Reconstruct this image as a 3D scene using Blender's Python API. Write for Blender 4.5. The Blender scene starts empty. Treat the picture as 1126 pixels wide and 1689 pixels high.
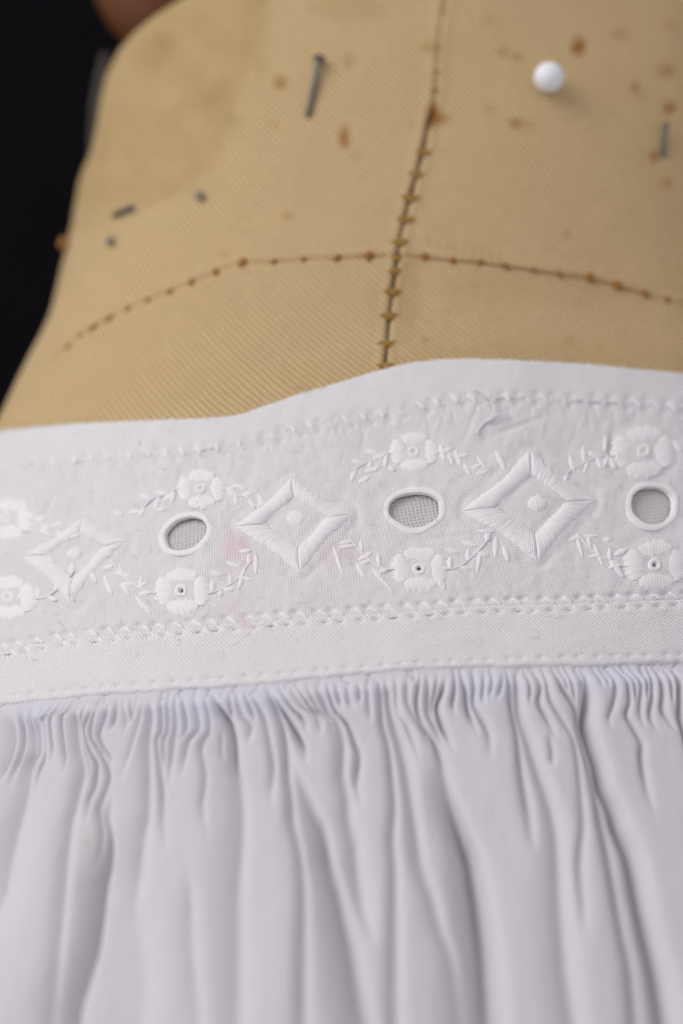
# Close-up of a white embroidered petticoat waistband on a small old linen dress form.
# All lengths below are in centimetres and multiplied by CM when meshes are made.
import bpy, math
import numpy as np
from mathutils import Matrix, Vector

CM = 0.01
rng = np.random.default_rng(7)
scene = bpy.context.scene
col = scene.collection

# ------------------------------------------------------------------ camera
PW, PH = 1126.0, 1689.0                       # photograph size, used as a chart of the visible side
ELEV, ROLL = math.radians(21), math.radians(2.0)
DIST, WID = 34.0, 11.2                        # camera distance and width of the focus plane (cm)
TGT = np.array([-0.75, -5.0, -4.3])
FSTOP = 5.9
FWD = np.array([0, math.cos(ELEV), math.sin(ELEV)])
_r = np.array([1.0, 0, 0]); _u = np.cross(_r, FWD)
RGT = math.cos(ROLL) * _r - math.sin(ROLL) * _u
UP = math.sin(ROLL) * _r + math.cos(ROLL) * _u
CAM = TGT - FWD * DIST
PXS = WID / DIST / PW

cd = bpy.data.cameras.new('camera')
cam = bpy.data.objects.new('camera', cd)
col.objects.link(cam)
cam.matrix_world = Matrix(((RGT[0], UP[0], -FWD[0], CAM[0] * CM), (RGT[1], UP[1], -FWD[1], CAM[1] * CM),
                           (RGT[2], UP[2], -FWD[2], CAM[2] * CM), (0, 0, 0, 1)))
cd.sensor_fit = 'HORIZONTAL'
cd.sensor_width = 24.0
cd.lens = 24.0 * DIST / WID
cd.clip_start, cd.clip_end = 0.01, 20.0
cd.dof.use_dof = True
cd.dof.focus_distance = (DIST - 0.3) * CM
cd.dof.aperture_fstop = FSTOP
scene.camera = cam

# ------------------------------------------------------------------ light (a window to the upper left, dim room)
w = bpy.data.worlds.new('World')
scene.world = w
w.use_nodes = True
w.node_tree.nodes['Background'].inputs[0].default_value = (1.0, 0.955, 0.995, 1)
w.node_tree.nodes['Background'].inputs[1].default_value = 0.48


def area_light(name, loc, target, size, power, color):
    ld = bpy.data.lights.new(name, 'AREA')
    ld.shape, ld.size, ld.size_y = 'RECTANGLE', size[0] * CM, size[1] * CM
    ld.energy, ld.color = power, color
    o = bpy.data.objects.new(name, ld)
    col.objects.link(o)
    loc, target = Vector(loc) * CM, Vector(target) * CM
    o.location = loc
    o.rotation_euler = (target - loc).to_track_quat('-Z', 'Y').to_euler()
    return o


area_light('window_light', (-145, -130, 95), (0, -4, -3), (130, 155), 26.0, (1.0, 0.985, 0.965))
scene.view_settings.view_transform = 'Standard'
scene.view_settings.look = 'None'
scene.view_settings.exposure = 0.12
scene.view_settings.gamma = 1.0
scene.view_settings.use_curve_mapping = False


# ------------------------------------------------------------------ maths
def ray(px, py):
    d = FWD + np.multiply.outer((px - PW / 2) * PXS, RGT) - np.multiply.outer((py - PH / 2) * PXS, UP)
    return d / np.linalg.norm(d, axis=-1, keepdims=True)


def proj(P):
    v = P - CAM
    d = v @ FWD
    return PW / 2 + (v @ RGT) / d / PXS, PH / 2 - (v @ UP) / d / PXS


def pchip(xk, yk):
    xk = np.asarray(xk, float); yk = np.asarray(yk, float)
    h = np.diff(xk); d = np.diff(yk) / h
    m = np.zeros_like(yk)
    for i in range(1, len(xk) - 1):
        if d[i - 1] * d[i] > 0:
            w1 = 2 * h[i] + h[i - 1]; w2 = h[i] + 2 * h[i - 1]
            m[i] = (w1 + w2) / (w1 / d[i - 1] + w2 / d[i])
    m[0], m[-1] = d[0], d[-1]

    def f(x):
        x = np.clip(np.asarray(x, float), xk[0], xk[-1])
        i = np.clip(np.searchsorted(xk, x) - 1, 0, len(xk) - 2)
        t = (x - xk[i]) / h[i]
        return ((1 + 2 * t) * (1 - t) ** 2 * yk[i] + t * (1 - t) ** 2 * h[i] * m[i]
                + t * t * (3 - 2 * t) * yk[i + 1] + t * t * (t - 1) * h[i] * m[i + 1])
    return f


def smooth(a, b, x):
    t = np.clip((x - a) / (b - a), 0, 1)
    return t * t * (3 - 2 * t)


class Noise:
    """smooth 2-D value noise, about -1..1"""
    def __init__(self, seed, n=64):
        self.g = np.random.default_rng(seed).uniform(-1, 1, (n, n)); self.n = n

    def __call__(self, x, y):
        x = np.asarray(x, float); y = np.asarray(y, float)
        ix = np.floor(x).astype(int); iy = np.floor(y).astype(int)
        fx = x - ix; fy = y - iy
        fx = fx ** 3 * (fx * (fx * 6 - 15) + 10); fy = fy ** 3 * (fy * (fy * 6 - 15) + 10)
        n = self.n
        a = self.g[ix % n, iy % n]; b = self.g[(ix + 1) % n, iy % n]
        c = self.g[ix % n, (iy + 1) % n]; d = self.g[(ix + 1) % n, (iy + 1) % n]
        return (a * (1 - fx) + b * fx) * (1 - fy) + (c * (1 - fx) + d * fx) * fy

    def fbm(self, x, y, o=4):
        s, a, t = 0, 1.0, 0
        for k in range(o):
            s = s + a * self(x * 2 ** k + 17.3 * k, y * 2 ** k + 5.1 * k); t += a; a *= .5
        return s / t


N1, N2, N3 = Noise(1), Noise(2), Noise(3)

# body of the form: half width, half depth and centre at each height above the waist
ZK = np.array([-40, -24, -16, -12, -8, -5, -2.5, 0, 2, 4, 5.5, 7, 9, 12, 16.])
AK = [15.5, 13.4, 11.8, 10.9, 9.7, 9.35, 8.4, 7.4, 6.96, 6.98, 6.91, 6.97, 7.23, 7.0, 6.3]
BK = [11, 9.4, 7.6, 6.7, 5.7, 5.05, 4.5, 4.25, 4.25, 4.3, 4.35, 4.4, 4.3, 4.0, 3.3]
CK = [-.14, -.14, -.14, -.14, -.14, 0, .13, .33, .68, 1.07, 1.23, 1.4, 1.68, 1.68, 1.68]
ZT = np.linspace(-40, 16, 11201)


def table(y):
    yt = pchip(ZK, y)(ZT)
    return lambda z: np.interp(z, ZT, yt)


fa, fb, fc = table(AK), table(BK), table(CK)
RS = 7.6                                       # cm of cloth per radian, for textures and spacing


def surf(th, z, o=0.0):
    th = np.asarray(th, float); z = np.asarray(z, float) + 0 * th
    return np.stack([fc(z) + (fa(z) + o) * np.sin(th), -(fb(z) + o) * np.cos(th), z + 0 * th], -1)


def hit(px, py, o=0.0):
    px = np.atleast_1d(np.asarray(px, float)); py = np.atleast_1d(np.asarray(py, float))
    d = ray(px, py); t = np.full(px.shape, DIST - 12.0); done = np.zeros(px.shape, bool)

    def g(t):
        P = CAM + d * t[..., None]; z = P[..., 2]
        return ((P[..., 0] - fc(z)) / (fa(z) + o)) ** 2 + (P[..., 1] / (fb(z) + o)) ** 2 - 1
    for k in range(80):
        done |= g(t) < 0
        t = np.where(done, t, t + .4)
    a, b = t - .4, t.copy()
    for k in range(26):
        m = (a + b) / 2; i = g(m) < 0
        b = np.where(i, m, b); a = np.where(i, a, m)
    P = CAM + d * b[..., None]; z = P[..., 2]
    return np.arctan2((P[..., 0] - fc(z)) / (fa(z) + o), -P[..., 1] / (fb(z) + o)), z


def on(px, py, o=0.0):
    """points of the body surface, o cm proud of it"""
    th, z = hit(px, py, o)
    return surf(th, z, o)


def frame(px, py, o):
    P = on([px, px + 3, px], [py, py, py - 3], o)
    x = P[1] - P[0]; y = P[2] - P[0]
    n = np.cross(x, y); n /= np.linalg.norm(n)
    x /= np.linalg.norm(x); y = np.cross(n, x)
    return P[0], x, y, n


# ------------------------------------------------------------------ materials
def new_mat(name):
    m = bpy.data.materials.new(name)
    m.use_nodes = True
    nt = m.node_tree
    return m, nt, nt.nodes['Principled BSDF']


class NB:
    def __init__(self, nt): self.nt = nt

    def n(self, t, **kw):
        nd = self.nt.nodes.new(t)
        for k, v in kw.items(): setattr(nd, k, v)
        return nd

    def link(self, a, b): self.nt.links.new(a, b)

    def m(self, op, a, b=None, c=None):
        nd = self.n('ShaderNodeMath', operation=op)
        for i, v in enumerate((a, b, c)):
            if v is None: continue
            if isinstance(v, (int, float)): nd.inputs[i].default_value = v
            else: self.link(v, nd.inputs[i])
        return nd.outputs[0]

    def noise(self, vec, scale, detail=3, rough=.55):
        nd = self.n('ShaderNodeTexNoise')
        self.link(vec, nd.inputs['Vector'])
        nd.inputs['Scale'].default_value = scale; nd.inputs['Detail'].default_value = detail
        nd.inputs['Roughness'].default_value = rough
        return nd.outputs['Fac']

    def mix(self, fac, a, b, blend='MIX'):
        nd = self.n('ShaderNodeMix', data_type='RGBA', blend_type=blend)
        for s, v in ((0, fac), (6, a), (7, b)):
            if isinstance(v, (int, float)): nd.inputs[s].default_value = v
            elif isinstance(v, tuple): nd.inputs[s].default_value = (*v, 1)
            else: self.link(v, nd.inputs[s])
        return nd.outputs[2]

    def uv(self):
        return self.n('ShaderNodeUVMap', uv_map='UVMap').outputs[0]


def ribs(b, u, v, ang, pitch, wob, amount):
    """0..1 ribs of a twill running at angle ang"""
    ca, sa = math.cos(ang), math.sin(ang)
    ph = b.m('ADD', b.m('MULTIPLY', u, -sa * 2 * math.pi / pitch), b.m('MULTIPLY', v, ca * 2 * math.pi / pitch))
    ph = b.m('ADD', ph, b.m('MULTIPLY', wob, amount))
    return b.m('MULTIPLY_ADD', b.m('SINE', ph), .5, .5)


def cloth_material(name, base, weave, pitch, strength, tint=False, angle=-45):
    m, nt, p = new_mat(name)
    b = NB(nt)
    uv = b.uv()
    sep = b.n('ShaderNodeSeparateXYZ'); b.link(uv, sep.inputs[0])
    u, v = sep.outputs[0], sep.outputs[1]
    wob = b.noise(uv, 2.2, 4)
    fine = b.noise(uv, 16.0, 3, .6)
    if weave == 'twill':
        h1 = ribs(b, u, v, math.radians(angle), pitch, wob, 7.0)
        h2 = ribs(b, u, v, math.radians(angle + 80), pitch * .9, wob, 7.0)
        h = b.m('ADD', b.m('MULTIPLY', h1, .75), b.m('MULTIPLY', h2, .25))
    else:
        h1 = ribs(b, u, v, math.radians(90 + angle), pitch, wob, 8.0)
        h2 = ribs(b, u, v, math.radians(angle), pitch, wob, 8.0)
        h = b.m('MAXIMUM', b.m('MULTIPLY', h1, .9), h2)
    h = b.m('ADD', h, b.m('MULTIPLY', fine, .8))
    bump = b.n('ShaderNodeBump')
    bump.inputs['Strength'].default_value = strength
    bump.inputs['Distance'].default_value = pitch * .5 * CM
    b.link(h, bump.inputs['Height'])
    b.link(bump.outputs[0], p.inputs['Normal'])
    c = b.mix(b.m('MULTIPLY', b.noise(uv, .9, 4), .5), base, tuple(x * .93 for x in base))
    if tint:
        at = b.n('ShaderNodeAttribute', attribute_name='stain_tint')
        s3 = b.n('ShaderNodeSeparateColor'); b.link(at.outputs['Color'], s3.inputs[0])
        c = b.mix(s3.outputs[0], c, (.74, .46, .52))       # faded pink dye mark
        c = b.mix(s3.outputs[2], c, (.60, .64, .86))       # bluish tint over the top of the skirt
        c = b.mix(s3.outputs[1], c, (.55, .48, .30))       # small tan spot
    b.link(c, p.inputs['Base Color'])
    p.inputs['Roughness'].default_value = .85
    p.inputs['Specular IOR Level'].default_value = .2
    p.inputs['Sheen Weight'].default_value = .15
    return m


WHITE = (.775, .76, .78)
M_tape = cloth_material('white_twill_tape', (.82, .81, .83), 'twill', .048, .7, True, -52)
M_panel = cloth_material('white_cotton_lawn', WHITE, 'plain', .04, .55, True, 8)
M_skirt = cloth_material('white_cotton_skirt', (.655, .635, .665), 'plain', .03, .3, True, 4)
M_lining = cloth_material('white_coarse_lining', (.66, .63, .625), 'plain', .062, .7, False, 10)


def thread_material():
    m, nt, p = new_mat('white_cotton_thread')
    b = NB(nt)
    tc = b.n('ShaderNodeTexCoord').outputs['Object']
    f = b.noise(tc, 1200, 2)
    b.link(b.mix(f, (.78, .77, .79), (.835, .825, .845)), p.inputs['Base Color'])
    p.inputs['Roughness'].default_value = .6
    p.inputs['Specular IOR Level'].default_value = .3
    p.inputs['Sheen Weight'].default_value = .2
    return m


M_thread = thread_material()


def linen_material():
    m, nt, p = new_mat('old_linen_twill')
    b = NB(nt)
    uv = b.uv()
    sep = b.n('ShaderNodeSeparateXYZ'); b.link(uv, sep.inputs[0])
    u, v = sep.outputs[0], sep.outputs[1]
    wob = b.noise(uv, 1.4, 4)
    h1 = ribs(b, u, v, math.radians(-43), .092, wob, 5.0)
    h2 = ribs(b, u, v, math.radians(38), .066, wob, 8.0)
    fine = b.noise(uv, 22, 3, .6)
    slub = b.noise(uv, 6, 3, .6)
    h = b.m('ADD', b.m('MULTIPLY', h1, .7), b.m('ADD', b.m('MULTIPLY', h2, .3), b.m('MULTIPLY', fine, .6)))
    bump = b.n('ShaderNodeBump')
    bump.inputs['Strength'].default_value = 1.0
    bump.inputs['Distance'].default_value = .035 * CM
    b.link(h, bump.inputs['Height']); b.link(bump.outputs[0], p.inputs['Normal'])
    c = b.mix(b.noise(uv, .55, 5, .6), (.50, .35, .168), (.59, .43, .228))
    c = b.mix(b.m('MULTIPLY', b.m('POWER', h1, 1.6), .9), c, (.82, .615, .355))
    c = b.mix(b.m('MULTIPLY', b.m('SUBTRACT', slub, .35), .35), c, (.44, .30, .15))
    at = b.n('ShaderNodeAttribute', attribute_name='stain_tint')
    s3 = b.n('ShaderNodeSeparateColor'); b.link(at.outputs['Color'], s3.inputs[0])
    c = b.mix(s3.outputs[1], c, (.46, .31, .12))          # old water stain
    c = b.mix(s3.outputs[0], c, (.33, .115, .014))         # rust
    c = b.mix(s3.outputs[2], c, (.075, .055, .035))        # dirt in the seam
    b.link(c, p.inputs['Base Color'])
    p.inputs['Roughness'].default_value = .9
    p.inputs['Specular IOR Level'].default_value = .15
    return m


M_linen = linen_material()


def plain_material(name, c1, c2, scale, rough, metal=0.0, spec=.4):
    m, nt, p = new_mat(name)
    b = NB(nt)
    tc = b.n('ShaderNodeTexCoord').outputs['Object']
    b.link(b.mix(b.noise(tc, scale, 4), c1, c2), p.inputs['Base Color'])
    p.inputs['Roughness'].default_value = rough
    p.inputs['Metallic'].default_value = metal
    p.inputs['Specular IOR Level'].default_value = spec
    return m


M_rust = plain_material('rusty_stitch_thread', (.22, .085, .02), (.40, .19, .055), 900, .9, 0, .1)
M_must = plain_material('mustard_stitch_thread', (.24, .125, .03), (.42, .25, .07), 900, .9, 0, .1)
M_seam = plain_material('dark_seam_thread', (.06, .045, .028), (.14, .10, .06), 700, .95, 0, .1)
M_steel = plain_material('tarnished_pin_steel', (.11, .115, .11), (.22, .22, .20), 900, .45, .7)
M_rpin = plain_material('rusted_pin_head', (.22, .09, .02), (.40, .19, .05), 900, .8)
M_ball = plain_material('white_glass_ball', (.80, .82, .86), (.84, .86, .89), 200, .42, 0, .4)
M_wood = plain_material('brown_wood', (.10, .034, .010), (.20, .075, .022), 160, .45)
M_grey = plain_material('grey_felt', (.06, .055, .05), (.10, .09, .08), 300, .95, 0, .1)
M_dark = plain_material('black_backdrop_cloth', (.0028, .0025, .0035), (.0045, .004, .0055), 40, .95, 0, .05)


# ------------------------------------------------------------------ meshes
def empty(name, loc, label, cat, group=None):
    o = bpy.data.objects.new(name, None)
    o.empty_display_size = .01
    o.location = Vector(loc) * CM
    o['label'], o['category'] = label, cat
    if group: o['group'] = group
    col.objects.link(o)
    return o


def mesh_obj(name, P, F, mat, parent=None, uv=None, stain_tint=None, smooth_shade=True):
    """P (n,3) cm, F (m,k) faces of one size, uv (n,2), stain (n,3)"""
    P = np.asarray(P, float).reshape(-1, 3); F = np.asarray(F, np.int32)
    me = bpy.data.meshes.new(name)
    k = F.shape[1]
    me.vertices.add(len(P)); me.vertices.foreach_set('co', (P * CM).astype(np.float32).ravel())
    me.loops.add(F.size); me.loops.foreach_set('vertex_index', F.ravel())
    me.polygons.add(len(F))
    me.polygons.foreach_set('loop_start', np.arange(0, F.size, k, dtype=np.int32))
    me.polygons.foreach_set('loop_total', np.full(len(F), k, np.int32))
    if smooth_shade:
        me.polygons.foreach_set('use_smooth', np.ones(len(F), bool))
    if uv is not None:
        l = me.uv_layers.new(name='UVMap')
        l.data.foreach_set('uv', np.asarray(uv, np.float32).reshape(-1, 2)[F.ravel()].ravel())
    if stain_tint is not None:
        s = np.concatenate([np.clip(stain_tint, 0, 1).reshape(-1, 3), np.ones((len(P), 1))], 1).astype(np.float32)
        a = me.color_attributes.new('stain_tint', 'FLOAT_COLOR', 'POINT')
        a.data.foreach_set('color', s.ravel())
    me.materials.append(mat)
    me.update(calc_edges=True)
    return link(name, me, parent)


def link(name, me, parent=None):
    o = bpy.data.objects.new(name, me)
    col.objects.link(o)
    if parent is not None:
        o.parent = parent
        if parent.parent is None and parent.type == 'EMPTY':
            o.matrix_parent_inverse = Matrix.Translation(-parent.location)
    return o


def place(o, P, x, y, n, s=(1, 1, 1)):
    """put a unit-in-cm mesh at P (cm) with axes x, y, n; keeps the parent's offset"""
    o.matrix_basis = Matrix(((x[0] * s[0], y[0] * s[1], n[0] * s[2], P[0] * CM), (x[1] * s[0], y[1] * s[1], n[1] * s[2], P[1] * CM),
                             (x[2] * s[0], y[2] * s[1], n[2] * s[2], P[2] * CM), (0, 0, 0, 1)))


def grid_faces(nr, nc, wrap=False):
    r = np.arange(nr - 1)[:, None]; c = np.arange(nc if wrap else nc - 1)[None, :]
    a = r * nc + c; b_ = r * nc + (c + 1) % nc
    return np.stack([a, b_, b_ + nc, a + nc], -1).reshape(-1, 4)


def tube(path, rad, seg=6):
    path = np.asarray(path, float); n = len(path)
    rad = np.broadcast_to(np.asarray(rad, float), (n,))
    T = np.gradient(path, axis=0); T /= np.linalg.norm(T, axis=1, keepdims=True)
    ref = np.array([.3, -1, .2]); A = np.cross(T, ref); A /= np.linalg.norm(A, axis=1, keepdims=True); B = np.cross(T, A)
    ang = np.linspace(0, 2 * math.pi, seg, endpoint=False)
    V = path[:, None] + rad[:, None, None] * (np.cos(ang)[None, :, None] * A[:, None] + np.sin(ang)[None, :, None] * B[:, None])
    return V.reshape(-1, 3), grid_faces(n, seg, True)


def theta_grid(lo, hi, step, coarse):
    a = np.arange(lo, hi + step / 2, step)
    nl = max(2, int((lo + math.pi) / coarse)); nr = max(2, int((math.pi - hi) / coarse))
    return np.concatenate([np.linspace(-math.pi, lo, nl, endpoint=False), a, np.linspace(hi, math.pi, nr + 1)[1:-1]])


def gauss(d2): return np.exp(-d2)


def polyline_dist(px, py, pts):
    best = np.full(px.shape, 1e9)
    for (x0, y0), (x1, y1) in zip(pts[:-1], pts[1:]):
        dx, dy = x1 - x0, y1 - y0
        t = np.clip(((px - x0) * dx + (py - y0) * dy) / (dx * dx + dy * dy), 0, 1)
        best = np.minimum(best, (px - x0 - t * dx) ** 2 + (py - y0 - t * dy) ** 2)
    return np.sqrt(best)


# ------------------------------------------------------------------ backdrop
bd = mesh_obj('backdrop', np.array([[-150, 60, -150], [150, 60, -150], [150, 60, 150], [-150, 60, 150]]), [[0, 1, 2, 3]], M_dark)
bd['kind'] = 'structure'

# ------------------------------------------------------------------ dress form
form = empty('dress_form', (0, 0, -3.4), 'small old linen dress form with rust spots and worn stitched seams', 'dress form')
CENTRE = [(745, -60), (735, 0), (728, 40), (722, 90), (720, 140), (716, 180), (705, 210), (697, 250), (685, 295), (672, 340),
          (660, 390), (655, 425), (648, 470), (642, 520), (638, 565), (635, 603), (632, 640)]
WAIST = [(88, 590), (112, 572), (132, 553), (154, 541), (179, 526), (211, 510), (243, 496), (280, 482), (316, 466), (356, 450),
         (400, 434), (452, 432), (501, 428), (555, 426), (608, 422), (655, 421), (700, 424), (746, 430), (791, 433), (833, 439),
         (880, 446), (923, 452), (973, 458), (1019, 471), (1064, 485), (1100, 496), (1140, 508)]
SPOTS = [  # x, y, rx, ry, strength : rust marks
    (462, 138, 10, 10, .62), (567, 226, 8, 14, .85), (567, 212, 7, 8, .4), (955, 76, 10, 12, 1.0), (953, 62, 7, 8, .4), (828, 86, 10, 8, .42),
    (852, 95, 9, 8, .45), (850, 205, 11, 8, .6), (872, 208, 12, 7, .25), (805, 182, 8, 7, .25), (1045, 145, 8, 9, .5),
    (1060, 158, 8, 7, .2), (1097, 118, 12, 10, .45), (1103, 178, 10, 10, .7), (1078, 258, 9, 10, .65), (1098, 303, 10, 9, .4),
    (575, 102, 9, 10, .3), (475, 357, 8, 8, .3), (455, 205, 8, 7, .22), (805, 35, 12, 10, .15), (1020, 58, 14, 10, .3),
    (716, 190, 12, 16, .95), (726, 196, 12, 9, .55), (935, 385, 8, 7, .25), (500, 640, 10, 5, .2), (680, 205, 5, 6, .2),
    (586, 255, 9, 7, .15), (370, 420, 7, 6, .2), (365, 140, 16, 14, .16), (350, 165, 20, 24, .12), (268, 72, 18, 16, .3), (255, 90, 26, 24, .2),
    (1105, 45, 10, 8, .25), (940, 560, 7, 9, .22), (700, 560, 6, 5, .3), (780, 470, 8, 5, .15)]
th = theta_grid(-1.75, 1.45, .0038, .06)
zz = np.concatenate([np.linspace(-3.4, -2.4, 8, endpoint=False), np.arange(-2.4, 8.6, .03), np.linspace(8.6, 16, 40)])
TH, Z = np.meshgrid(th, zz)
P0 = surf(TH, Z, 0.0)
PX, PY = proj(P0)
PX = np.where(np.cos(TH) > -.25, PX, 5000)
dc = polyline_dist(PX, PY, CENTRE)
dw = polyline_dist(PX, PY, WAIST)
off = .012 * N1.fbm(TH * 9, Z * 1.2) + .05 * N2.fbm(TH * 2.4, Z * .33, 2)
off -= .055 * (.4 + .6 * smooth(120, 230, PY)) * gauss((dc / 4.0) ** 2) * (1 + .5 * N3(Z * 4, Z * 0)) + .022 * gauss((dw / 3.5) ** 2)
off += .022 * gauss(((dc - 9) / 8) ** 2) + .012 * gauss(((dw - 8) / 7) ** 2)
off -= .02 * gauss(((PX - 897) ** 2 + (PY - 140) ** 2) / 30 ** 2)
for x, y, r_ in [(510, 184, 9), (190, 356, 8), (1094, 252, 9), (331, 325, 13), (185, 400, 12), (526, 98, 0)]:
    if r_: off -= .03 * gauss(((PX - x) ** 2 + (PY - y) ** 2) / r_ ** 2)      # cloth dented where a pin goes in
nz1, nz2 = N1.fbm(PX / 14, PY / 14), N2.fbm(PX / 40 + 9, PY / 40)
st = np.zeros(PX.shape + (3,))
for x, y, rx, ry, s in SPOTS:
    d2 = ((PX - x) / rx) ** 2 + ((PY - y) / ry) ** 2
    st[..., 0] = np.maximum(st[..., 0], s * smooth(1.9, .15, np.sqrt(d2) + .45 * nz1))
st[..., 0] = np.maximum(st[..., 0], .16 * gauss((dw / 5) ** 2) * (.6 + .5 * nz2))
st[..., 0] = np.maximum(st[..., 0], .36 * gauss((dc / 9) ** 2) * (.5 + .7 * nz1 + .3 * nz2) * smooth(700, 250, PY * 1.0 + 100))
EDGE = [(470, -80), (436, -20), (428, 40), (424, 100), (408, 150), (388, 190), (366, 245), (330, 285), (290, 318), (240, 340), (195, 362), (150, 380)]
ex = np.array([p[1] for p in EDGE], float); ey = np.array([p[0] for p in EDGE], float)
exf = np.interp(PY, ex, ey, left=520, right=-200) + 22 * nz2 + 12 * nz1
ins = smooth(30, -30, PX - exf)
ring = gauss(((PX - exf + 12) / 13) ** 2)
st[..., 1] = ins * (.36 + .24 * nz2 + .1 * nz1) + ring * .18 * smooth(400, 100, PY)
for x, y, rx, ry, s in [(415, 45, 26, 60, .35), (575, 15, 60, 22, .25), (708, 80, 16, 9, .6), (672, 495, 22, 66, .34), (625, 505, 16, 45, .2),
                        (900, 470, 200, 30, .12), (300, 250, 60, 60, .18), (620, 620, 200, 30, .1), (850, 600, 260, 40, .16), (280, 640, 160, 40, .08)]:
    d2 = ((PX - x) / rx) ** 2 + ((PY - y) / ry) ** 2
    st[..., 1] = np.maximum(st[..., 1], s * smooth(1.5, .6, np.sqrt(d2) + .4 * nz2 + .2 * nz1))
for k in range(9):                                      # faint old needle marks beside the seam
    x, y = 708 + k * 14.5, 397 + k * 3.4 + 2 * (k % 2)
    st[..., 1] = np.maximum(st[..., 1], .5 * gauss(((PX - x) / 3.5) ** 2 + ((PY - y) / 9) ** 2))
for k in range(8):
    x, y = 688 - k * 2.4, 436 + k * 17
    st[..., 1] = np.maximum(st[..., 1], .4 * gauss(((PX - x) / 8) ** 2 + ((PY - y) / 4) ** 2))
st[..., 2] = .42 * gauss((dc / 3.6) ** 2) * (.75 + .5 * nz2) * (.3 + .7 * smooth(120, 230, PY)) + .10 * gauss((dw / 2.6) ** 2) * (.8 + .8 * nz2)
st[..., 2] = np.maximum(st[..., 2], .5 * gauss((((PX - 708) / 9) ** 2 + ((PY - 202) / 9) ** 2)))
# armhole: the linen rolls inwards along a worn edge on the upper left side
ARMHOLE = [(-1.9, 4.4), (-1.35, 4.5), (-1.24, 4.75), (-1.215, 5.3), (-1.2, 5.9), (-1.165, 6.3), (-1.09, 6.58), (-1.0, 6.72), (-.86, 6.85), (-.74, 6.95), (-.66, 7.2), (-.58, 7.8),
           (-.52, 9), (-.5, 10.5), (-.6, 12.5), (-.9, 13.8), (-1.5, 14), (-2.1, 13), (-2.5, 10), (-2.4, 6.5), (-1.9, 4.4)]
da = polyline_dist(TH * 7, Z, [(t * 7, z_) for t, z_ in ARMHOLE])
ins = np.zeros(TH.shape, bool)
for (x0, y0), (x1, y1) in zip(ARMHOLE[:-1], ARMHOLE[1:]):
    if y0 == y1: continue
    ins ^= ((y0 > Z) != (y1 > Z)) & (TH < (x1 - x0) * (Z - y0) / (y1 - y0) + x0)
da = np.where(ins, da, 0)
off = off - np.where(da < .3, .3 - np.sqrt(np.clip(.09 - da ** 2, 0, 1)), np.minimum(.3 + (da - .3) * 3, 1.6))
P = surf(TH, Z, off)
nr, nc = TH.shape
F = grid_faces(nr, nc, True)
# four linen panels, meeting in the seams
cth, cz = hit([p[0] for p in CENTRE], [p[1] for p in CENTRE])
o_ = np.argsort(cz); cz, cth = cz[o_], cth[o_]
wth, wz = hit([p[0] for p in WAIST], [p[1] for p in WAIST])
ft = TH.ravel()[F]; fz = Z.ravel()[F].mean(1)
wrapf = (ft.max(1) - ft.min(1)) > 3
ftm = np.where(wrapf, math.pi, ft.mean(1))
right = ftm > np.interp(fz, cz, cth)
upper = fz > np.interp(ftm, wth, wz)
uvf = np.stack([TH * RS, Z], -1)
for sel in (right & upper, right & ~upper, ~right & upper, ~right & ~upper):
    idx, inv = np.unique(F[sel], return_inverse=True)
    mesh_obj('linen_panel', P.reshape(-1, 3)[idx], inv.reshape(-1, 4), M_linen, form, uvf.reshape(-1, 2)[idx], st.reshape(-1, 3)[idx])
top = P[-1]
ctr = top.mean(0) + np.array([0, 0, .3])
mesh_obj('neck_cap', np.vstack([top, ctr[None]]), np.array([[i, (i + 1) % nc, nc] for i in range(nc)]), M_wood, form)

# wooden arm cap inside the armhole and the grey felt edging under it
def view_point(px, py, behind):
    t = np.linalg.norm(on([200], [90])[0] - CAM) + behind
    return CAM + ray(np.array(px, float), np.array(py, float)) * t


CAPC = view_point(278, -62, 2.2)
fi, gi = np.meshgrid(np.linspace(.02, math.pi - .02, 30), np.linspace(0, 2 * math.pi, 48, endpoint=False), indexing='ij')
V = np.stack([np.sin(fi) * np.cos(gi) * 1.62, np.sin(fi) * np.sin(gi) * 1.5, np.cos(fi) * 2.1], -1).reshape(-1, 3)
mesh_obj('arm_cap', CAPC + V, grid_faces(30, 48, True), M_wood, form)
tt = np.linspace(0, 1, 24)
V, Fc = tube(np.array([view_point(np.interp(a, [0, .5, 1], [176, 163, 154]), np.interp(a, [0, .5, 1], [88, 180, 300]), 1.5) for a in tt]), .17 * np.sin(np.pi * np.clip(tt * .9 + .08, 0, 1)) ** .4, 12)
mesh_obj('armhole_edging', V, Fc, M_grey, form)

# seam threads
sx = np.array(CENTRE, float)
tt = np.linspace(0, len(sx) - 1, 260); cxp = np.interp(tt, range(len(sx)), sx[:, 0]); cyp = np.interp(tt, range(len(sx)), sx[:, 1])
cxp, cyp, tt = cxp[cyp > 178], cyp[cyp > 178], tt[cyp > 178]
a_, b_ = hit(cxp + 1.2 * N1(tt * 2.2, tt * 0), cyp)
V, Fc = tube(surf(a_, b_, -.035), .014 + .006 * N2(tt * 2, tt * 0)); mesh_obj('seam_thread', V, Fc, M_seam, form)
sw = np.array(WAIST, float)
tt = np.linspace(0, len(sw) - 1, 420); wxp = np.interp(tt, range(len(sw)), sw[:, 0]); wyp = np.interp(tt, range(len(sw)), sw[:, 1])
a_, b_ = hit(wxp, wyp + 1.0 * N1(tt * 2.0, tt * 0 + 4))
V, Fc = tube(surf(a_, b_, -.020), .009); mesh_obj('seam_thread', V, Fc, M_must, form)


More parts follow.
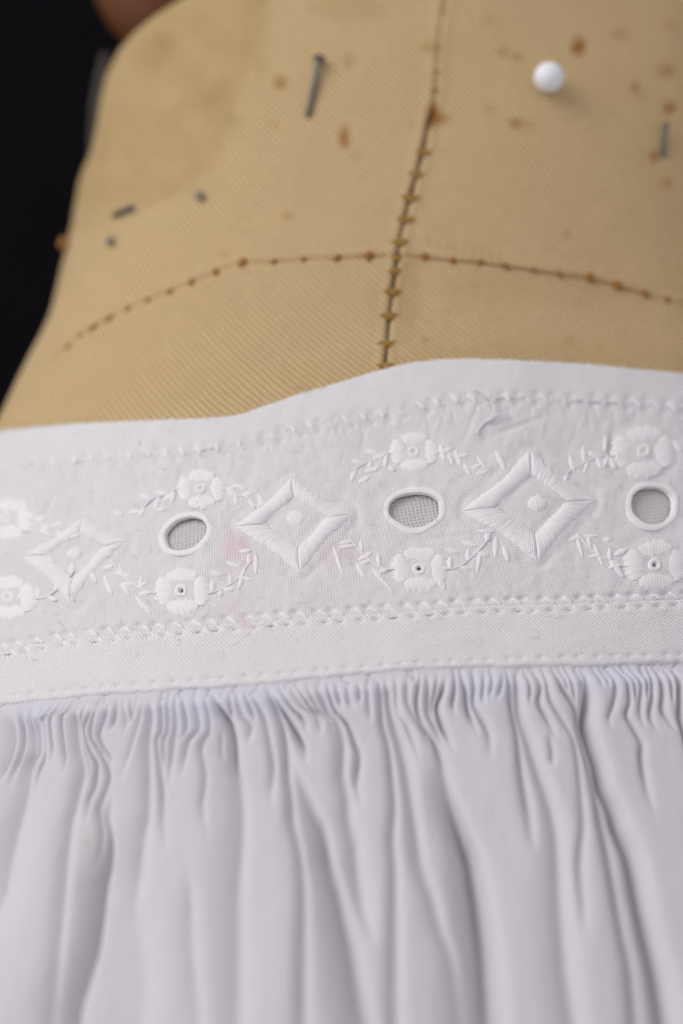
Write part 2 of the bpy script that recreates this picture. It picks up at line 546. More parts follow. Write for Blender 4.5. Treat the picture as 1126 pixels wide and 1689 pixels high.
def knot_mesh(seed, lx, ly, lz, mat):
    """a lumpy short stitch, long axis x, in cm"""
    r = np.random.default_rng(seed)
    na, nb = 9, 8
    V = []
    for i in range(na):
        f = math.pi * i / (na - 1)
        for j in range(nb):
            g = 2 * math.pi * j / nb
            k_ = 1 + .22 * r.uniform(-1, 1)
            V.append((-math.cos(f) * lx, math.sin(f) ** .8 * math.cos(g) * ly * k_, math.sin(f) ** .8 * math.sin(g) * lz * k_))
    o = mesh_obj('stitch', np.array(V), grid_faces(na, nb, True), mat)
    me = o.data; bpy.data.objects.remove(o)
    return me


RUST = [knot_mesh(s, .105, .07, .035, M_rust) for s in range(4)]
MUST = [knot_mesh(s + 10, .165, .03, .03, M_must) for s in range(3)]
MUSW = [knot_mesh(s + 20, .085, .07, .035, M_must) for s in range(3)]
for i, (x, y) in enumerate(WAIST[1:-1]):
    if (x, y) == (655, 421): continue
    Pf, fx, fy, fn = frame(x, y, .012)
    a = math.radians(rng.uniform(50, 115)); s = rng.uniform(.55, 1.0) * (.7 if x < 140 else 1)
    o = link('stitch', RUST[i % 4], form)
    place(o, Pf, math.cos(a) * fx + math.sin(a) * fy, -math.sin(a) * fx + math.cos(a) * fy, fn, (s, s, s))
for i, (x, y, s) in enumerate([(730, 22, .5), (716, 80, .9), (719, 118, .7), (716, 150, .7), (699, 250, 1.0), (687, 286, 1.0), (676, 325, 1.1), (669, 360, 1.05),
                               (659, 398, 1.05), (654, 424, .7), (650, 446, .8), (647, 480, 1.0), (641, 519, 1.0), (637, 565, 1.0), (635, 602, 1.0)]):
    Pf, fx, fy, fn = frame(x, y, .012)
    a = math.radians(rng.uniform(-8, 10)); ux = math.cos(a) * fx + math.sin(a) * fy; uy = np.cross(fn, ux)
    o = link('stitch', MUST[i % 3], form); place(o, Pf, ux, uy, fn, (s, s, s))
    if y > 240:
        o = link('stitch', MUSW[i % 3], form); place(o, Pf - uy * .03 + ux * .02, ux, uy, fn, (s, s, s))


# ------------------------------------------------------------------ pins
def lathe(profile, seg=20):
    pr = np.array(profile, float); g = np.linspace(0, 2 * math.pi, seg, endpoint=False)
    V = np.stack([pr[:, :1] * np.cos(g), pr[:, :1] * np.sin(g), np.repeat(pr[:, 1:], seg, 1)], -1).reshape(-1, 3)
    return V, grid_faces(len(pr), seg, True)


def axes_for(d):
    d = d / np.linalg.norm(d); x = np.cross(d, [0.2, .1, 1.0]); x /= np.linalg.norm(x)
    return x, np.cross(d, x), d


def put(V, base, d):
    x, y, n = axes_for(d)
    return base + V[:, :1] * x + V[:, 1:2] * y + V[:, 2:] * n


def pin(name, label, base, d, length, r, head_r, head_h, mat, head_mat, group=None, tail=.9):
    """a pin whose shaft leaves the cloth at base along d, head at the end"""
    e = empty(name, base, label, 'pin', group)
    V, Fc = lathe([(r * .5, -tail), (r, -tail * .6), (r, length)], 12)
    mesh_obj('shaft', put(V, base, d), Fc, mat, e)
    V, Fc = lathe([(0.001, length - head_h * .2), (head_r * .8, length - head_h * .2), (head_r, length + head_h * .3), (head_r * .85, length + head_h * .8), (head_r * .4, length + head_h), (.001, length + head_h)])
    mesh_obj('head', put(V, base, d), Fc, head_mat, e)
    return e


Pf, fx, fy, fn = frame(900, 140, 0)
e = empty('ball_head_pin', Pf, 'pin with round white glass head stuck in the linen right of the seam', 'pin')
bc = Pf + fn * .27 - fx * .02 + fy * .0
V, Fc = lathe([(.275 * math.sin(f) + .0005, -.275 * math.cos(f)) for f in np.linspace(0, math.pi, 24)], 36)
dd = fn * 1.0 + fy * .25 - fx * .1
mesh_obj('head', put(V, bc, dd), Fc, M_ball, e)
V, Fc = lathe([(.02, -1.0), (.03, -.8), (.03, .0)], 10)
mesh_obj('shaft', put(V, bc, dd), Fc, M_steel, e)


def lying_pin(label, x0, y0, x1, y1, r, hr, lift=.16, mat=M_steel):
    """pin entering the cloth at px (x0,y0) with its head towards (x1,y1)"""
    A = on([x0], [y0], .02)[0]; Pf, fx, fy, fn = frame(x1, y1, lift)
    return pin('headed_pin', label, A, Pf - A, float(np.linalg.norm(Pf - A)), r, hr, .06, mat, mat, 'steel pins stuck in the linen', .12)


lying_pin('long tarnished steel pin with flat head lying left of the centre seam', 509, 184, 526, 98, .05, .125)
lying_pin('short tarnished pin slanting in the stained linen near left edge', 192, 354, 215, 342, .045, .055, .09)
lying_pin('upright tarnished steel pin near right edge below the white ball pin', 1094, 252, 1098, 208, .045, .07, .14)


def stuck_pin(label, x, y, hr, mat=M_steel, out=.05):
    Pf, fx, fy, fn = frame(x, y, 0)
    return pin('headed_pin', label, Pf, fn, out, .03, hr, .05, mat, mat, 'steel pins stuck in the linen')


stuck_pin('small dark pin head pushed flat into linen, alone above the waist seam', 331, 325, .085)
stuck_pin('small dark pin head below the short slanting pin near left edge', 185, 400, .085)
Pf = on([112], [404], 0)[0]
pin('rusty_pin', 'rusty orange pin head sticking out at the left outline of the form', Pf, np.array([-.75, -.6, .05]), .06, .05, .13, .12, M_rpin, M_rpin)

# ------------------------------------------------------------------ petticoat
OB = .14                                        # how proud of the body the waistband sits
skirt = empty('petticoat', (0, 0, -26), 'white cotton petticoat with embroidered waistband and gathered skirt', 'petticoat')
LINES = dict(
    top=[(0, 708), (60, 702), (150, 694), (250, 689), (330, 686), (385, 682), (430, 668), (480, 650), (520, 638), (580, 620), (640, 603), (700, 592), (760, 588), (850, 591), (950, 596), (1050, 605), (1126, 613)],
    hem1=[(0, 772), (100, 763), (200, 755), (300, 747), (370, 738), (440, 720), (520, 702), (600, 690), (680, 674), (760, 660), (850, 659), (950, 662), (1050, 668), (1126, 676)],
    hem2=[(0, 1072), (100, 1055), (200, 1045), (300, 1036), (400, 1027), (500, 1019), (593, 1013), (690, 1006), (773, 1000), (928, 996), (1078, 990), (1126, 988)],
    row3=[(0, 1148), (120, 1137), (250, 1128), (450, 1112), (578, 1101), (700, 1093), (813, 1087), (950, 1083), (1126, 1079)],
    bottom=[(0, 1164), (100, 1152), (250, 1142), (400, 1132), (560, 1116), (700, 1104), (850, 1100), (1000, 1098), (1126, 1093)])
ZC = {}
for nme, pts in LINES.items():
    a = np.array(pts, float)
    xs = np.linspace(a[0, 0], a[-1, 0], 60)
    t_, z_ = hit(xs, pchip(a[:, 0], a[:, 1])(xs), OB)
    e0, e1 = z_[0], z_[-1]; md = (e0 + e1) / 2
    ZC[nme] = pchip(np.concatenate([[-math.pi, -1.7], t_, [1.5, math.pi]]), np.concatenate([[md, (e0 + md) / 2], z_, [(e1 + md) / 2, md]]))

thb = theta_grid(-1.02, .92, .0019, .05)


def wave(TH, Z):
    return .05 * N2.fbm(TH * 5 + 3, Z * .45, 3)


def band_mesh(name, top, bot, n, ofun, parent, mat, extra=None, cut=None, ragged=(0, 0)):
    T = np.linspace(0, 1, n)
    TH, TT = np.meshgrid(thb, T)
    za = top(TH) + ragged[0] * N1(TH * 70, TH * 0 + 3); zb = bot(TH) + ragged[1] * N1(TH * 70, TH * 0 + 8)
    Z = za + (zb - za) * TT
    PX, PY = proj(surf(TH, Z, OB)); PX = np.where(np.cos(TH) > .2, PX, 9000)
    down = za - Z; up = Z - zb
    O = OB + ofun(down, up, TH, Z) + wave(TH, Z)
    stn = np.zeros(PX.shape + (3,))
    if extra is not None: O = O + extra(PX, PY, TH, Z, down, up, stn)
    F = grid_faces(n, TH.shape[1], True)
    if cut is not None:
        cxy = np.stack([PX.ravel()[F].mean(1), PY.ravel()[F].mean(1)], 1)
        F = F[~cut(cxy[:, 0], cxy[:, 1])]
    return mesh_obj(name, surf(TH, Z, O).reshape(-1, 3), F, mat, parent, np.stack([TH * RS * 1.15, Z], -1), stn.reshape(-1, 3))


def row_points(line, step_px, x0=-150, x1=1290, dy=0.0, jit=0):
    """points along one of the waistband lines, evenly spaced along the cloth"""
    t_ = np.linspace(-1.05, .95, 900)
    xs, ys = proj(surf(t_, ZC[line](t_), OB))
    x = np.arange(x0, x1, step_px)
    if jit: x = x + rng.uniform(-jit, jit, len(x))
    return x, np.interp(x, xs, ys) + dy


def dents(PX, PY, xs, ys, rx, ry, depth):
    h = np.zeros(PX.shape)
    m = np.abs(PY - np.interp(PX, xs, ys)) < 4 * ry
    px, py = PX[m], PY[m]
    j = np.clip(np.searchsorted(xs, px), 1, len(xs) - 1)
    v = np.zeros(px.shape)
    for q in (j - 1, j):
        v = np.maximum(v, np.exp(-((px - xs[q]) / rx) ** 2 - ((py - ys[q]) / ry) ** 2))
    h[m] = -depth * v
    return h


EYELETS = [(307, 881, 37, 25, -20), (683, 840, 43, 28, -2), (1077, 833, 36, 30, 4), (-70, 915, 40, 26, -14)]
H1 = row_points('hem1', 30, jit=4)
H2a = row_points('hem2', 29, dy=-11, jit=4)
H2b = (H2a[0] + 15, np.interp(H2a[0] + 15, *row_points('hem2', 29)) + 10)
R3 = row_points('row3', 29, jit=5)
PINK = [(390, 900, 26, 22, .42), (395, 925, 40, 30, .16), (535, 905, 30, 22, .20), (560, 912, 40, 18, .22), (572, 900, 16, 12, .2), (402, 1028, 12, 12, .38), (393, 1000, 14, 30, .14),
        (60, 940, 120, 60, .05), (480, 880, 60, 40, .05), (400, 1010, 60, 50, .06), (200, 1010, 200, 60, .03)]
LOWPUCK = [(x + rng.uniform(-10, 10), y + rng.uniform(6, 12), rng.uniform(18, 46)) for x, y in zip(*H1)]


def pink(PX, PY, stn):
    nz = N3.fbm(PX / 22, PY / 22)
    for x, y, rx, ry, s in PINK:
        d = np.sqrt(((PX - x) / rx) ** 2 + ((PY - y) / ry) ** 2)
        stn[..., 0] = np.maximum(stn[..., 0], s * smooth(1.6, .2, d + .4 * nz))


def panel_extra(PX, PY, TH, Z, down, up, stn):
    pink(PX, PY, stn)
    h = .022 * N1.fbm(PX / 46, PY / 46, 3) + .010 * N2.fbm(PX / 16, PY / 20, 2)
    h += .004 * N3(PX / 7 + PY / 22, PY / 70) * smooth(120, 20, PY - np.interp(PX, *H1))      # pull of the hem stitches
    for x, y, l in LOWPUCK:
        m = (np.abs(PX - x) < 30) & (np.abs(PY - y - l / 2) < l)
        xx = PX[m] - x - (PY[m] - y) * .18
        h[m] -= .013 * np.exp(-(xx / 3.2) ** 2) * smooth(-4, 6, PY[m] - y) * smooth(l, 0, PY[m] - y)
    for x, y, rx, ry, a in EYELETS:
        d = np.hypot((PX - x) / rx, (PY - y) / ry)
        h -= .014 * np.exp(-((d - 1.6) / .35) ** 2)
    for D in DIAMONDS:                                   # cloth pulled in around the satin bars
        for (ax, ay), (bx, by), wd in D['bars']:
            d = polyline_dist(PX, PY, [(ax, ay), (bx, by)])
            h -= .012 * np.exp(-((d - wd * .55 - 4) / 7) ** 2)
    for cx, cy, s, hole in FLOWERS:
        d = np.hypot(PX - cx, PY - cy)
        h -= .014 * np.exp(-((d - 50 * s) / 10) ** 2)
        if hole: h -= .03 * np.exp(-(d / 8) ** 2)
    for x, y, l, ang, dep in [(775, 700, 30, 70, .02), (850, 705, 40, 20, .03), (80, 835, 16, 70, .05), (600, 720, 40, 80, .015), (1010, 735, 26, 85, .035),
                              (740, 885, 40, 5, .02), (1000, 985, 60, 5, .015), (250, 830, 50, 20, .015), (430, 770, 60, -20, .015), (140, 1000, 40, -25, .02)]:
        ca, sa = math.cos(math.radians(ang)), math.sin(math.radians(ang))
        u_ = (PX - x) * ca - (PY - y) * sa; v_ = (PX - x) * sa + (PY - y) * ca
        h -= dep * np.exp(-(u_ / l) ** 2 - (v_ / 5) ** 2)
    h += dents(PX, PY, H1[0] + 15, H1[1] + 8, 6, 5, .025)
    h += dents(PX, PY, *H2a, 7, 4.5, .04)
    return h


def bars(ul, ur, lr, ll):
    return [(*ul, 34), (*ur, 34), (*lr, 38), (*ll, 38)]


DIAMONDS = []
for T_, R_, B_, L_, dot in [((137, 852), (210, 892), (115, 998), (34, 918), (123, 913, 11)), ((482, 787), (585, 848), (495, 948), (384, 869), (488, 856, 15)),
                            ((873, 741), (986, 823), (886, 929), (759, 843), (885, 831, 16)),
                            ((1252, 748), (1338, 836), (1262, 926), (1158, 840), (1253, 838, 15))]:
    cx_, cy_ = (T_[0] + R_[0] + B_[0] + L_[0]) / 4, (T_[1] + R_[1] + B_[1] + L_[1]) / 4
    mid = [(x + .2 * (cx_ - x), y + .2 * (cy_ - y)) for x, y in (T_, R_, B_, L_)]
    DIAMONDS.append(dict(bars=bars((mid[3], mid[0]), (mid[0], mid[1]), (mid[1], mid[2]), (mid[3], mid[2])), dot=dot, corners=(T_, R_, B_, L_), c=(cx_, cy_)))
FLOWERS = [(300, 975, .95, 1), (691, 937, .95, 1), (1080, 931, 1.05, 1), (682, 744, .82, 0), (1060, 744, 1.05, 0), (332, 806, .8, 0), (12, 855, .85, 0), (14, 985, .9, 0)]
LEAVES = [(550, 900, 566, 948), (588, 927, 601, 953), (614, 937, 636, 964), (558, 903, 588, 900), (590, 924, 614, 911), (393, 911, 415, 909), (423, 913, 423, 948),
          (372, 927, 399, 937), (404, 937, 393, 974), (348, 943, 367, 950), (364, 972, 365, 985), (786, 877, 816, 877), (818, 885, 816, 920), (760, 893, 786, 901),
          (792, 912, 786, 946), (733, 905, 757, 912), (613, 938, 648, 976), (722, 950, 734, 972), (816, 744, 832, 776), (786, 752, 800, 773), (727, 733, 732, 760),
          (781, 783, 804, 779), (750, 742, 760, 770), (940, 749, 949, 779), (962, 734, 965, 763), (999, 716, 998, 744), (985, 751, 992, 772), (1006, 753, 1016, 772), (951, 879, 962, 919),
          (964, 883, 988, 883), (980, 895, 995, 933), (995, 890, 1011, 888), (1006, 921, 1028, 952), (1013, 916, 1035, 905), (1110, 727, 1124, 744),
          (36, 823, 48, 845), (173, 948, 185, 983), (201, 961, 214, 983), (224, 983, 250, 1013), (189, 945, 218, 951), (226, 972, 246, 960), (189, 845, 205, 849), (212, 846, 238, 844),
          (148, 940, 160, 962), (30, 990, 46, 968), (44, 960, 58, 985), (270, 828, 290, 812), (256, 842, 276, 840), (372, 806, 392, 818), (386, 800, 408, 808), (612, 758, 636, 748),
          (600, 778, 628, 770), (590, 796, 610, 786), (640, 768, 652, 776), (425, 815, 440, 838), (1015, 742, 1022, 760), (830, 900, 838, 926), (66, 880, 84, 868)]


def in_eyelet(x, y, k=1.0):
    m = np.zeros(x.shape, bool)
    for cx, cy, rx, ry, a in EYELETS:
        ca, sa = math.cos(math.radians(a)), math.sin(math.radians(a))
        u_ = (x - cx) * ca + (y - cy) * sa; v_ = -(x - cx) * sa + (y - cy) * ca
        m |= (u_ / rx) ** 2 + (v_ / ry) ** 2 < k
    return m


def in_flower_hole(x, y):
    m = np.zeros(x.shape, bool)
    for cx, cy, s, hole in FLOWERS:
        if hole: m |= (x - cx) ** 2 + (y - cy) ** 2 < 30
    return m


def c_(name, d=0.0): return lambda t: ZC[name](t) + d


def flat(down, up, TH, Z): return 0 * Z


def upper_off(down, up, TH, Z):                  # folded tape: rolled top edge, thick lower edge
    return .022 - .11 * np.exp(-(down / .035) ** 1.2) - .022 * np.exp(-(up / .03) ** 1.5)


def lower_off(down, up, TH, Z):
    return .02 - .02 * np.exp(-(down / .03) ** 1.5) - .055 * np.exp(-(up / .03) ** 1.3)


def upper_extra(PX, PY, TH, Z, down, up, stn):
    h = .016 * N1.fbm(PX / 50, PY / 50, 3)
    h += dents(PX, PY, H1[0] + 15, H1[1] - 8, 7, 6, .028)
    return h


def lower_extra(PX, PY, TH, Z, down, up, stn):
    pink(PX, PY, stn)
    h = .012 * N1.fbm(PX / 60 + 5, PY / 40, 3)
    h += dents(PX, PY, *H2b, 7, 4.5, .036)
    h += dents(PX, PY, *R3, 6, 4, .024)
    h -= .005 * np.exp(-((PY - np.interp(PX, *R3)) / 8) ** 2)
    return h


panel = band_mesh('embroidered_panel', c_('hem1', .12), c_('hem2', -.10), 300, flat, skirt, M_panel, panel_extra, lambda x, y: in_eyelet(x, y, 1.06) | in_flower_hole(x, y))
lining = band_mesh('lining', c_('hem1', .05), c_('hem2', -.05), 40, lambda d, u, T, Z: 0 * Z - .115, panel, M_lining,
                   lambda PX, PY, *a: .012 * N2.fbm(PX / 30, PY / 30))
upper_tape = band_mesh('upper_tape', c_('top'), c_('hem1'), 70, upper_off, skirt, M_tape, upper_extra, None, (.008, .01))
lower_tape = band_mesh('lower_tape', c_('hem2'), c_('bottom'), 100, lower_off, skirt, M_tape, lower_extra, None, (.012, .015))


# ---- raised embroidery: every piece is a padded patch of parallel threads lying on the panel
def lay(px, py, h):
    """chart point + height -> 3-D, following the cloth's own waviness"""
    t_, z_ = hit(px, py, OB)
    base = wave(t_, z_) + .022 * N1.fbm(px / 46, py / 46, 3)
    return surf(t_, z_, OB + base + h)


def satin(name, a, b, width, threads, H, parent, shape=.6, slant=0.0, jag=.05):
    """a filled lens from a to b (px), threads running across it"""
    ax, ay = a; bx, by = b
    L = math.hypot(bx - ax, by - ay); dx, dy = (bx - ax) / L, (by - ay) / L
    ns, nt = threads * 5 + 1, 13
    s = np.linspace(0.004, .996, ns); t = np.linspace(-1, 1, nt)
    S, T = np.meshgrid(s, t, indexing='ij')
    thr = np.floor(S * threads); r = np.random.default_rng(int(abs(ax * 7 + ay * 13 + bx)))
    jl = r.uniform(-jag, jag, threads + 1); jh = r.uniform(.9, 1.06, threads + 1)
    ti = thr.astype(int)
    hw = width / 2 * np.sin(np.pi * S) ** shape * (1 + jl[ti] * np.sign(T))
    off = T * hw + .0
    along = S * L + slant * off
    px = ax + dx * along - dy * off; py = ay + dy * along + dx * off
    ridge = np.sqrt(np.clip(1 - (2 * (S * threads - thr) - 1) ** 2, 0, 1))
    dome = np.clip(1 - np.abs(T) ** 2.2, 0, 1) ** .8
    h = H * dome * np.sin(np.pi * S) ** .35 * (.72 + .28 * ridge) * jh[ti] - .016 * (1 - dome)
    return mesh_obj(name, lay(px, py, h).reshape(-1, 3), grid_faces(ns, nt), M_thread, parent)


def mitred_bar(name, c1, c2, c, k, threads, H, parent):
    """one side of a satin frame: outer edge c1-c2, inner edge drawn towards the centre c, pointed mitred ends"""
    c1, c2, c = (np.array(q, float) for q in (c1, c2, c))
    ns, nt = threads * 5 + 1, 13
    r = np.random.default_rng(int(c1[0] * 3 + c2[1]))
    S, T = np.meshgrid(np.linspace(.003, .997, ns), np.linspace(0, 1, nt), indexing='ij')
    thr = np.minimum(np.floor(S * threads), threads - 1); ti = thr.astype(int)
    ja, jb, jh = r.uniform(-1.3, 1.3, threads), r.uniform(-1.3, 1.3, threads), r.uniform(.92, 1.05, threads)
    bow = 5 * np.sin(np.pi * S)                           # sides bow in a little, so the corners stand out in points
    i1, i2 = c1 + k * (c - c1), c2 + k * (c - c2)
    out = c1[None, None] + (c2 - c1) * S[..., None]; inn = i1[None, None] + (i2 - i1) * S[..., None]
    d = inn - out; dl = np.linalg.norm(d, axis=-1, keepdims=True) + 1e-6
    out = out + d / dl * (bow + ja[ti])[..., None]; inn = inn + d / dl * (jb[ti] * .8)[..., None]
    lean = (c2 - c1) / np.linalg.norm(c2 - c1) * 2.0      # threads lie a little aslant
    q = out + (inn - out) * T[..., None] + lean * ((T - .5) * np.sin(np.pi * S))[..., None]
    ridge = np.sqrt(np.clip(1 - (2 * (S * threads - thr) - 1) ** 2, 0, 1))
    dome = np.clip(1 - np.abs(2 * T - 1) ** 2.2, 0, 1) ** .8
    ends = smooth(0, .05, S) * smooth(1, .95, S)
    h = H * dome * (.45 + .55 * ends) * (.72 + .28 * ridge) * jh[ti] - .014 * (1 - dome)
    return mesh_obj(name, lay(q[..., 0].ravel(), q[..., 1].ravel(), h.ravel()).reshape(-1, 3), grid_faces(ns, nt), M_thread, parent)


def ring_patch(name, cx, cy, rx, ry, rot, wpx, H, threads, parent):
    na, nt = threads * 5, 11
    A = np.linspace(0, 2 * math.pi, na, endpoint=False)[None, :]; T = np.linspace(-1, 1, nt)[:, None]
    wob = 1 + .08 * N1(np.cos(A) * 1.5 + 5 + cx, np.sin(A) * 1.5)
    ww = wpx * (1 + .18 * N2(np.cos(A) * 1.2 + cx, np.sin(A) * 1.2 + 3))
    ex, ey = (rx * wob + (T * .5 + .42) * ww), (ry * wob + (T * .5 + .42) * ww)
    u_, v_ = ex * np.cos(A), ey * np.sin(A)
    ca, sa = math.cos(math.radians(rot)), math.sin(math.radians(rot))
    px, py = cx + u_ * ca - v_ * sa, cy + u_ * sa + v_ * ca
    ph = A / (2 * math.pi) * threads
    ridge = np.sqrt(np.clip(1 - (2 * (ph - np.floor(ph)) - 1) ** 2, 0, 1))
    dome = np.clip(1 - np.abs(T) ** 2.2, 0, 1) ** .55
    h = H * dome * (.74 + .26 * ridge) - .07 * (T < -.9) - .012 * (1 - dome)
    return mesh_obj(name, lay(px, py, h).reshape(-1, 3), grid_faces(nt, na, True), M_thread, parent)


for cx, cy, rx, ry, a in EYELETS:
    ring_patch('eyelet_ring', cx, cy, rx, ry, a, 10.5, .011, 46, panel)
for D in DIAMONDS:
    for k in range(4):
        mitred_bar('satin_bar', D['corners'][k], D['corners'][(k + 1) % 4], D['c'], (.44, .50, .53, .46)[k], 30, .048, panel)
    x, y, r = D['dot']
    satin('satin_dot', (x - r, y + 2), (x + r, y - 2), 2 * r * .95, 8, .036, panel, .5)
for cx, cy, s, hole in FLOWERS:
    for k, (dx, dy, lx, wd) in enumerate([(-33, 0, 25, 34), (33, 1, 25, 33), (1, -26, 27, 29), (2, 27, 28, 30)]):
        dx, dy, lx, wd = dx * s, dy * s, lx * s, wd * s
        if k < 2: satin('petal', (cx + dx, cy + dy - lx), (cx + dx + 2, cy + dy + lx), wd, 11, .02, panel, .36, 0, .2)
        else: satin('petal', (cx + dx - lx, cy + dy + 1), (cx + dx + lx, cy + dy - 1), wd, 11, .02, panel, .36, 0, .2)
    ring_patch('flower_eye', cx, cy, 4.5 * s, 4 * s, 0, 8 * s, .02, 14, panel)
for x0, y0, x1, y1 in LEAVES:
    satin('leaf_stitch', (x0, y0), (x1, y1), rng.uniform(9, 13), 5, .024, panel, .6, 0, .1)

# sprigs: a couched stem with little leaves on both sides, leaving every flower
for cx, cy, s, hole in FLOWERS:
    for sg in (-1, 1):
        dyv = (-50 if cy > 880 else 40) * s
        x0, y0, x1, y1 = cx + sg * 44 * s, cy + 4, cx + sg * 122 * s, cy + dyv
        if x1 < -30 or x1 > 1160: continue
        q = np.linspace(0, 1, 26)
        sx_, sy_ = x0 + (x1 - x0) * q, y0 + (y1 - y0) * q ** 1.7 + 4 * N1(q * 3 + cx, q * 0)
        V, Fc = tube(lay(sx_, sy_, .002 + .005 * np.sin(q * 60)), .017); mesh_obj('stem_stitch', V, Fc, M_thread, panel)
        for j in range(5):
            i = 3 + j * 5; sd_ = 1 if j % 2 else -1
            lx_, ly_ = sx_[i], sy_[i]; a = math.atan2(y1 - y0, x1 - x0) + sd_ * rng.uniform(.6, 1.0); l = rng.uniform(17, 25)
            satin('leaf_stitch', (lx_, ly_), (lx_ + l * math.cos(a), ly_ + l * math.sin(a)), rng.uniform(9, 12), 4, .022, panel, .6, 0, .15)

# ---- hem stitches
GRAIN = [knot_mesh(s + 40, .10, .042, .03, M_thread) for s in range(4)]


def stitch_row(xs, ys, ang, s, parent, lift):
    for i, (x, y) in enumerate(zip(xs, ys)):
        t_, z_ = hit([x], [y], OB)
        P_, fx, fy, fn = frame(x, y, OB + lift + float(wave(t_, z_)[0]))
        a = math.radians(ang + rng.uniform(-9, 9)); k_ = s * rng.uniform(.85, 1.12)
        o = link('hem_stitch', GRAIN[i % 4], parent)
        place(o, P_, math.cos(a) * fx + math.sin(a) * fy, -math.sin(a) * fx + math.cos(a) * fy, fn, (k_, k_, k_))


stitch_row(H1[0], H1[1] - 3, -55, 1.1, upper_tape, -.004)
stitch_row(H2a[0] + 13, H2a[1] + 5, -33, 1.1, lower_tape, -.006)
stitch_row(H2b[0] + 12, H2b[1] - 2, -33, 1.0, lower_tape, -.006)
stitch_row(R3[0] + 14, R3[1], -10, .6, lower_tape, -.012)

# ---- a loose thread end
lt = np.array([(776, 646), (790, 650), (803, 662), (811, 678), (809, 690), (797, 700), (788, 710), (783, 720)], float)
t2 = np.linspace(0, len(lt) - 1, 50)
lx, ly = pchip(np.arange(len(lt)), lt[:, 0])(t2), pchip(np.arange(len(lt)), lt[:, 1])(t2)
V, Fc = tube(lay(lx, ly, .07 + .05 * np.sin(t2 * .9)), .016); mesh_obj('loose_thread', V, Fc, M_thread, panel)
lt = np.array([(800, 699), (808, 693), (820, 688), (836, 686)], float)
t2 = np.linspace(0, 3, 24)
V, Fc = tube(lay(np.interp(t2, range(4), lt[:, 0]), np.interp(t2, range(4), lt[:, 1]), .05 + .04 * np.sin(t2)), .016); mesh_obj('loose_thread', V, Fc, M_thread, panel)

# ---- gathered skirt. Creases traced as (points, depth, left width, right width) in three charts
def Lz(*p): return [(x * .3607, 1080 + y * .3607) for x, y in p]
def Mz(*p): return [(360 + x * .3607, 1080 + y * .3607) for x, y in p]
def Rz(*p): return [(726 + x * .3724, 1060 + y * .3724) for x, y in p]


